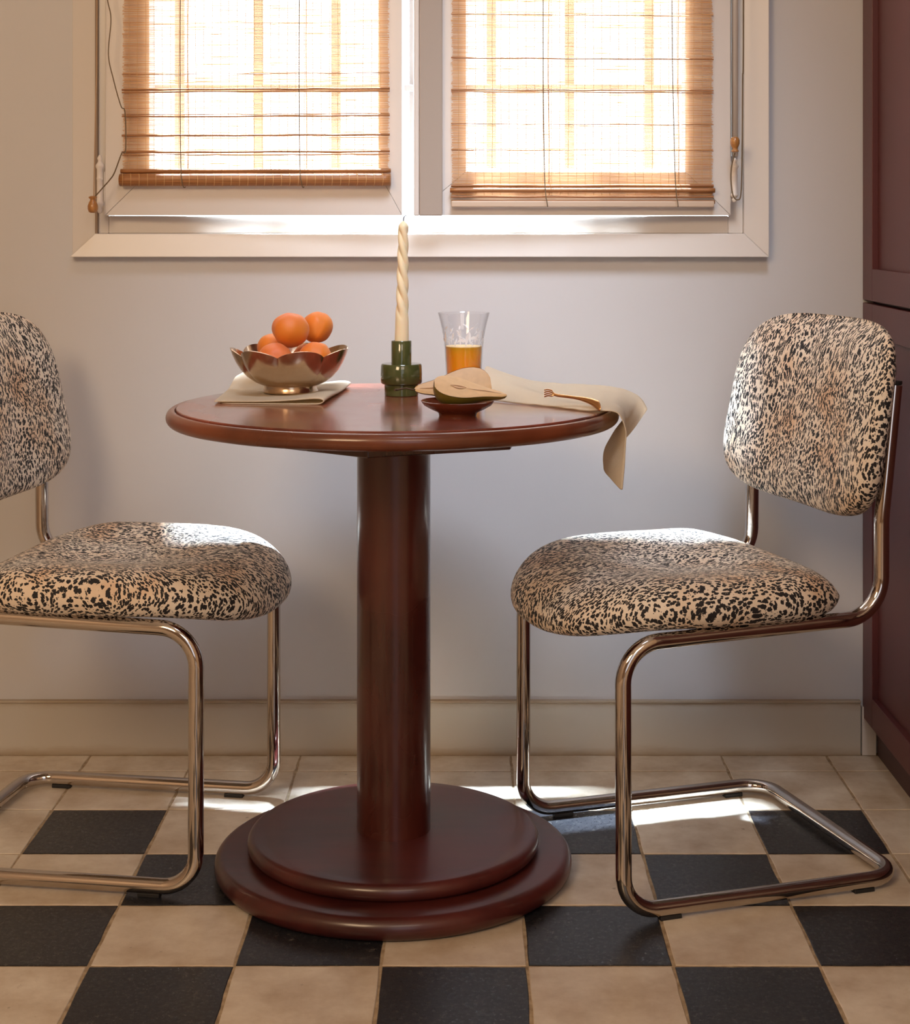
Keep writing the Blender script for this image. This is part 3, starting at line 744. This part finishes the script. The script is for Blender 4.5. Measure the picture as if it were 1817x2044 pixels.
def leaf(a, z, L, W, ang, bend=.0):
    b = len(V); n = 8
    for i in range(n+1):
        t = i/n; s_ = L*t; wd = W*math.sin(PI*min(1, t*.96+.03))**.8
        for sg in (-1, 1):
            u = math.cos(ang)*s_ - math.sin(ang)*(sg*wd+bend*math.sin(PI*t)); v_ = math.sin(ang)*s_+math.cos(ang)*(sg*wd+bend*math.sin(PI*t))
            z_ = z+v_; rr = gr_(z_)+.00025; aa = a+u/rr; V.append((rr*math.cos(aa), rr*math.sin(aa), z_))
    for i in range(n): F.append((b+2*i, b+2*i+2, b+2*i+3, b+2*i+1))
rl = random.Random(5)
for c in (-1.5, -.15, -2.75, 1.2, 2.5):
    leaf(c+.02, .078, .026, .0022, 1.35); leaf(c+.02, .088, .015, .0022, 1.15); leaf(c+.16, .104, .013, .0012, .62, .001)
    leaf(c-.42, .105, .012, .0013, -.85+PI*0); leaf(c-.22, .080, .014, .0011, 1.75); leaf(c-.48, .078, .010, .0014, 1.9); leaf(c-.40, .084, .009, .0012, .9)
    leaf(c+.05, .086, .012, .0028, 2.8); leaf(c+.22, .081, .010, .0008, .9); leaf(c+.40, .079, .007, .0013, 1.9); leaf(c-.14, .094, .009, .0006, 2.6); leaf(c+.3, .085, .018, .0005, .5)
    leaf(c+.52, .080, .016, .0005, 1.4); leaf(c+.6, .092, .010, .0018, 1.2); leaf(c+.6, .102, .007, .0016, 1.9)
o = link('etched_leaves', mesh('etched_leaves', V, F), M['etch'], gl_)

# saucer with pear halves
SX, SY = (914-936)*2.452/3307, 2.452
sc = lathe('saucer', [(0, .0010), (.0240, .0010), (.0262, 0), (.0275, 0), (.0285, .0035), (.0300, .0055), (.040, .0100), (.0500, .0158), (.0536, .0205), (.0545, .0222), (.0535, .0228), (.0515, .0212), (.044, .0150), (.034, .0100), (.022, .0074), (0, .0066)], M['saucer'], None, 96, sharp=60)
sc.location = (SX, SY, TZ); tag(sc, 'small reddish brown glazed saucer under the pear halves', 'saucer')
def pear_half(name, bulb, tip, nrm, label, R=.031, stem=None):
    """axis from bulb end to tip; cut face normal nrm"""
    bulb = Vector(bulb); tip = Vector(tip); ax = (tip-bulb); L = ax.length; ax.normalize()
    nz = Vector(nrm); nz = (nz-ax*nz.dot(ax)).normalized(); sy = nz.cross(ax)
    Mt = Matrix((( ax.x, sy.x, nz.x, bulb.x), (ax.y, sy.y, nz.y, bulb.y), (ax.z, sy.z, nz.z, bulb.z), (0, 0, 0, 1)))
    r = empty(name); r.matrix_world = Mt; tag(r, label, 'pear', 'pear halves on the saucer')
    def rad(t):
        pts = [(0, .30), (.02, .52), (.06, .74), (.12, .90), (.20, .985), (.28, 1.0), (.38, .95), (.48, .82), (.58, .66), (.68, .51), (.78, .40), (.86, .33), (.93, .26), (.98, .16), (1, .06)]
        for (a, ra), (b_, rb) in zip(pts, pts[1:]):
            if t <= b_: return R*(ra+(rb-ra)*(t-a)/(b_-a))
        return R*.06
    ts = [0, .008, .02, .04, .06, .09, .12, .16, .20, .25, .30, .36, .42, .48, .54, .60, .66, .72, .78, .83, .88, .92, .95, .98, 1.0]
    V, F = [], []; n = 24
    for t in ts:
        for i in range(n+1):
            a = PI+PI*i/n; V.append((t*L, rad(t)*math.cos(a), rad(t)*math.sin(a)*.96))
    for k_ in range(len(ts)-1):
        for i in range(n): F.append((k_*(n+1)+i, k_*(n+1)+i+1, (k_+1)*(n+1)+i+1, (k_+1)*(n+1)+i))
    F.append(tuple(range(n+1))); F.append(tuple((len(ts)-1)*(n+1)+i for i in range(n, -1, -1)))
    o = link('skin', mesh('skin', V, F), M['pskin'], r, smooth=True)
    V, F = [], []
    for t in ts:
        for q in (-1, -.6, -.2, .2, .6, 1): V.append((t*L, q*(rad(t)-.0006), .0004+.0006*(1-q*q)))
    for k_ in range(len(ts)-1):
        for i in range(5): F.append((k_*6+i, k_*6+i+1, (k_+1)*6+i+1, (k_+1)*6+i))
    link('cut_flesh', mesh('cut_flesh', V, F), M['pflesh'], r, smooth=True)
    V, F = [], []          # core: dark slit and fibre line to the stem
    for (xa, xb, wd) in ((.22*L, .44*L, .0046), (.44*L, .93*L, .0006)):
        b = len(V)
        for i in range(9):
            t = i/8; w_ = wd*math.sin(PI*min(1, max(.04, t)))+.0002; yo = .001*math.sin(5*t+xa*90)
            V += [(xa+(xb-xa)*t, yo-w_, .0014), (xa+(xb-xa)*t, yo, .0008 if wd > .001 else .0015), (xa+(xb-xa)*t, yo+w_, .0014)]
        for i in range(8):
            for q in (0, 1): F.append((b+3*i+q, b+3*i+3+q, b+3*i+4+q, b+3*i+1+q))
    link('core', mesh('core', V, F), M['pcore'], r, smooth=True)
    if stem:
        P = smooth_curve([(L-.003, 0, -.001)]+stem, 6); tube('stem', P, lambda t: .0011+.0008*t*t, M['acorn_dark'], r, 8)
    return r
k = N('pear_stem'); M['acorn_dark'] = k.set(Base_Color=(.07, .04, .02), Roughness=.7)
PT = TZ
pear_half('pear_half', (-.0505, 2.428, .7790), (.0560, 2.443, .7600), (.10, -.46, 1.0), 'front pear half, cut face up, its tip pointing right', .0300)
pear_half('pear_half', (.0335, 2.502, .7725), (-.0815, 2.487, .7645), (-.06, -1.0, .55), 'rear pear half, tip and curved stem pointing left', .0290, [(L_, y_, z_) for L_, y_, z_ in ((.120, .001, .002), (.130, -.001, .004), (.142, .002, .008), (.147, .004, .013))])

# crumpled napkin running over the table edge
def V_(*a): return a
g0 = [(.030, 2.655, .7310), (.080, 2.600, .7305), (.127, 2.556, .7305), (.172, 2.505, .7308), (.200, 2.482, .7330), (.222, 2.478, .7290), (.2345, 2.480, .706), (.2345, 2.482, .672), (.2325, 2.485, .640), (.2300, 2.488, .612)]
g1 = [(.026, 2.690, .7500), (.082, 2.640, .7480), (.130, 2.595, .7400), (.176, 2.535, .7370), (.202, 2.512, .7390), (.230, 2.535, .7310), (.2400, 2.555, .712), (.2240, 2.560, .688), (.2085, 2.560, .660), (.2075, 2.555, .6360)]
g2 = [(.026, 2.735, .7640), (.086, 2.690, .7500), (.138, 2.650, .7330), (.185, 2.600, .7320), (.210, 2.590, .7360), (.232, 2.590, .7310), (.2460, 2.600, .712), (.2440, 2.610, .690), (.2400, 2.615, .672), (.2340, 2.62, .6600)]
g3 = [(.030, 2.785, .7720), (.092, 2.745, .7520), (.148, 2.715, .7400), (.195, 2.690, .7400), (.222, 2.680, .7400), (.245, 2.675, .7350), (.2620, 2.675, .720), (.2640, 2.672, .705), (.2620, 2.67, .690), (.2540, 2.67, .6680)]
g4 = [(.040, 2.830, .7600), (.102, 2.805, .7470), (.156, 2.785, .7420), (.203, 2.772, .7420), (.232, 2.762, .7410), (.256, 2.750, .7370), (.2760, 2.735, .730), (.2850, 2.722, .722), (.2900, 2.712, .7140), (.2930, 2.704, .7080)]
def dense(G, ku=6, kv=5):
    rows = [smooth_curve(g, ku) for g in G]
    cols = [smooth_curve([r_[i] for r_ in rows], kv) for i in range(len(rows[0]))]
    out = [[cols[i][j] for i in range(len(cols))] for j in range(len(cols[0]))]
    for j, row in enumerate(out):
        for i, p in enumerate(row):
            e = .0034*mn.noise(Vector((p.x*9+p.y*14, p.y*34-p.x*20, p.z*16)))+.0007*mn.noise(p*110)
            row[i] = Vector((p.x+e*.6, p.y, p.z+abs(e)))
    return out
def wob(g, s):
    return [(x, y, z+.0012*mn.noise(Vector((x*45, y*45, s)))) for x, y, z in g]
nb = sheet('linen_napkin', dense((g0, g1, g2, g3, g4)), M['linen'], thick=.0017, sub=1)
tag(nb, 'cream linen napkin rumpled behind the pear, hanging over the right table edge', 'napkin', 'linen napkins on the table')
# copper-coloured fork lying on the napkin, tines to the left
fk = tag(empty('fork', (0, -.004, .0035)), 'small copper-coloured fork lying on the rumpled napkin by the table edge', 'fork')
def fp(px, py, Z): return Vector(((px-936)*Z/3307, Z, 1.018-(py-440)*Z/3307))
P = smooth_curve([fp(1102, 789, 2.545), fp(1112, 793, 2.54), fp(1135, 796, 2.53), fp(1160, 800, 2.515), fp(1180, 806, 2.50), fp(1193, 813, 2.488), fp(1199, 817, 2.483)], 8)
V, F = [], []; n = 12
for i, p in enumerate(P):
    t = i/(len(P)-1)
    wdt = (.0062*(1-t/.10)+.0026*(t/.10)) if t < .10 else (.0026 if t < .40 else .0026+.0068*((t-.40)/.45)**1.2 if t < .85 else .0094*max(.35, 1-((t-.85)/.15)**2*.65))
    th = .0014+.0012*t
    up = Vector((0, -.78, .62)); side_ = Vector((0, .62, .78))
    for q in range(n):
        a = 2*PI*q/n; V.append(p+side_*(wdt*math.cos(a))+up*(th*math.sin(a)))
for i in range(len(P)-1):
    for q in range(n): F.append((i*n+q, i*n+(q+1)%n, (i+1)*n+(q+1)%n, (i+1)*n+q))
F.append(tuple(range(n-1, -1, -1))); F.append(tuple((len(P)-1)*n+q for q in range(n)))
link('handle', mesh('handle', V, F), M['copper'], fk, smooth=True)
for q in range(4):
    b = fp(1102, 784+3.6*q, 2.547); e_ = fp(1087, 782.5+4.4*q, 2.555)
    tube('tine', smooth_curve([b, (b+e_)/2+Vector((0, 0, .0012)), e_], 5), .0011, M['copper'], fk, 8)
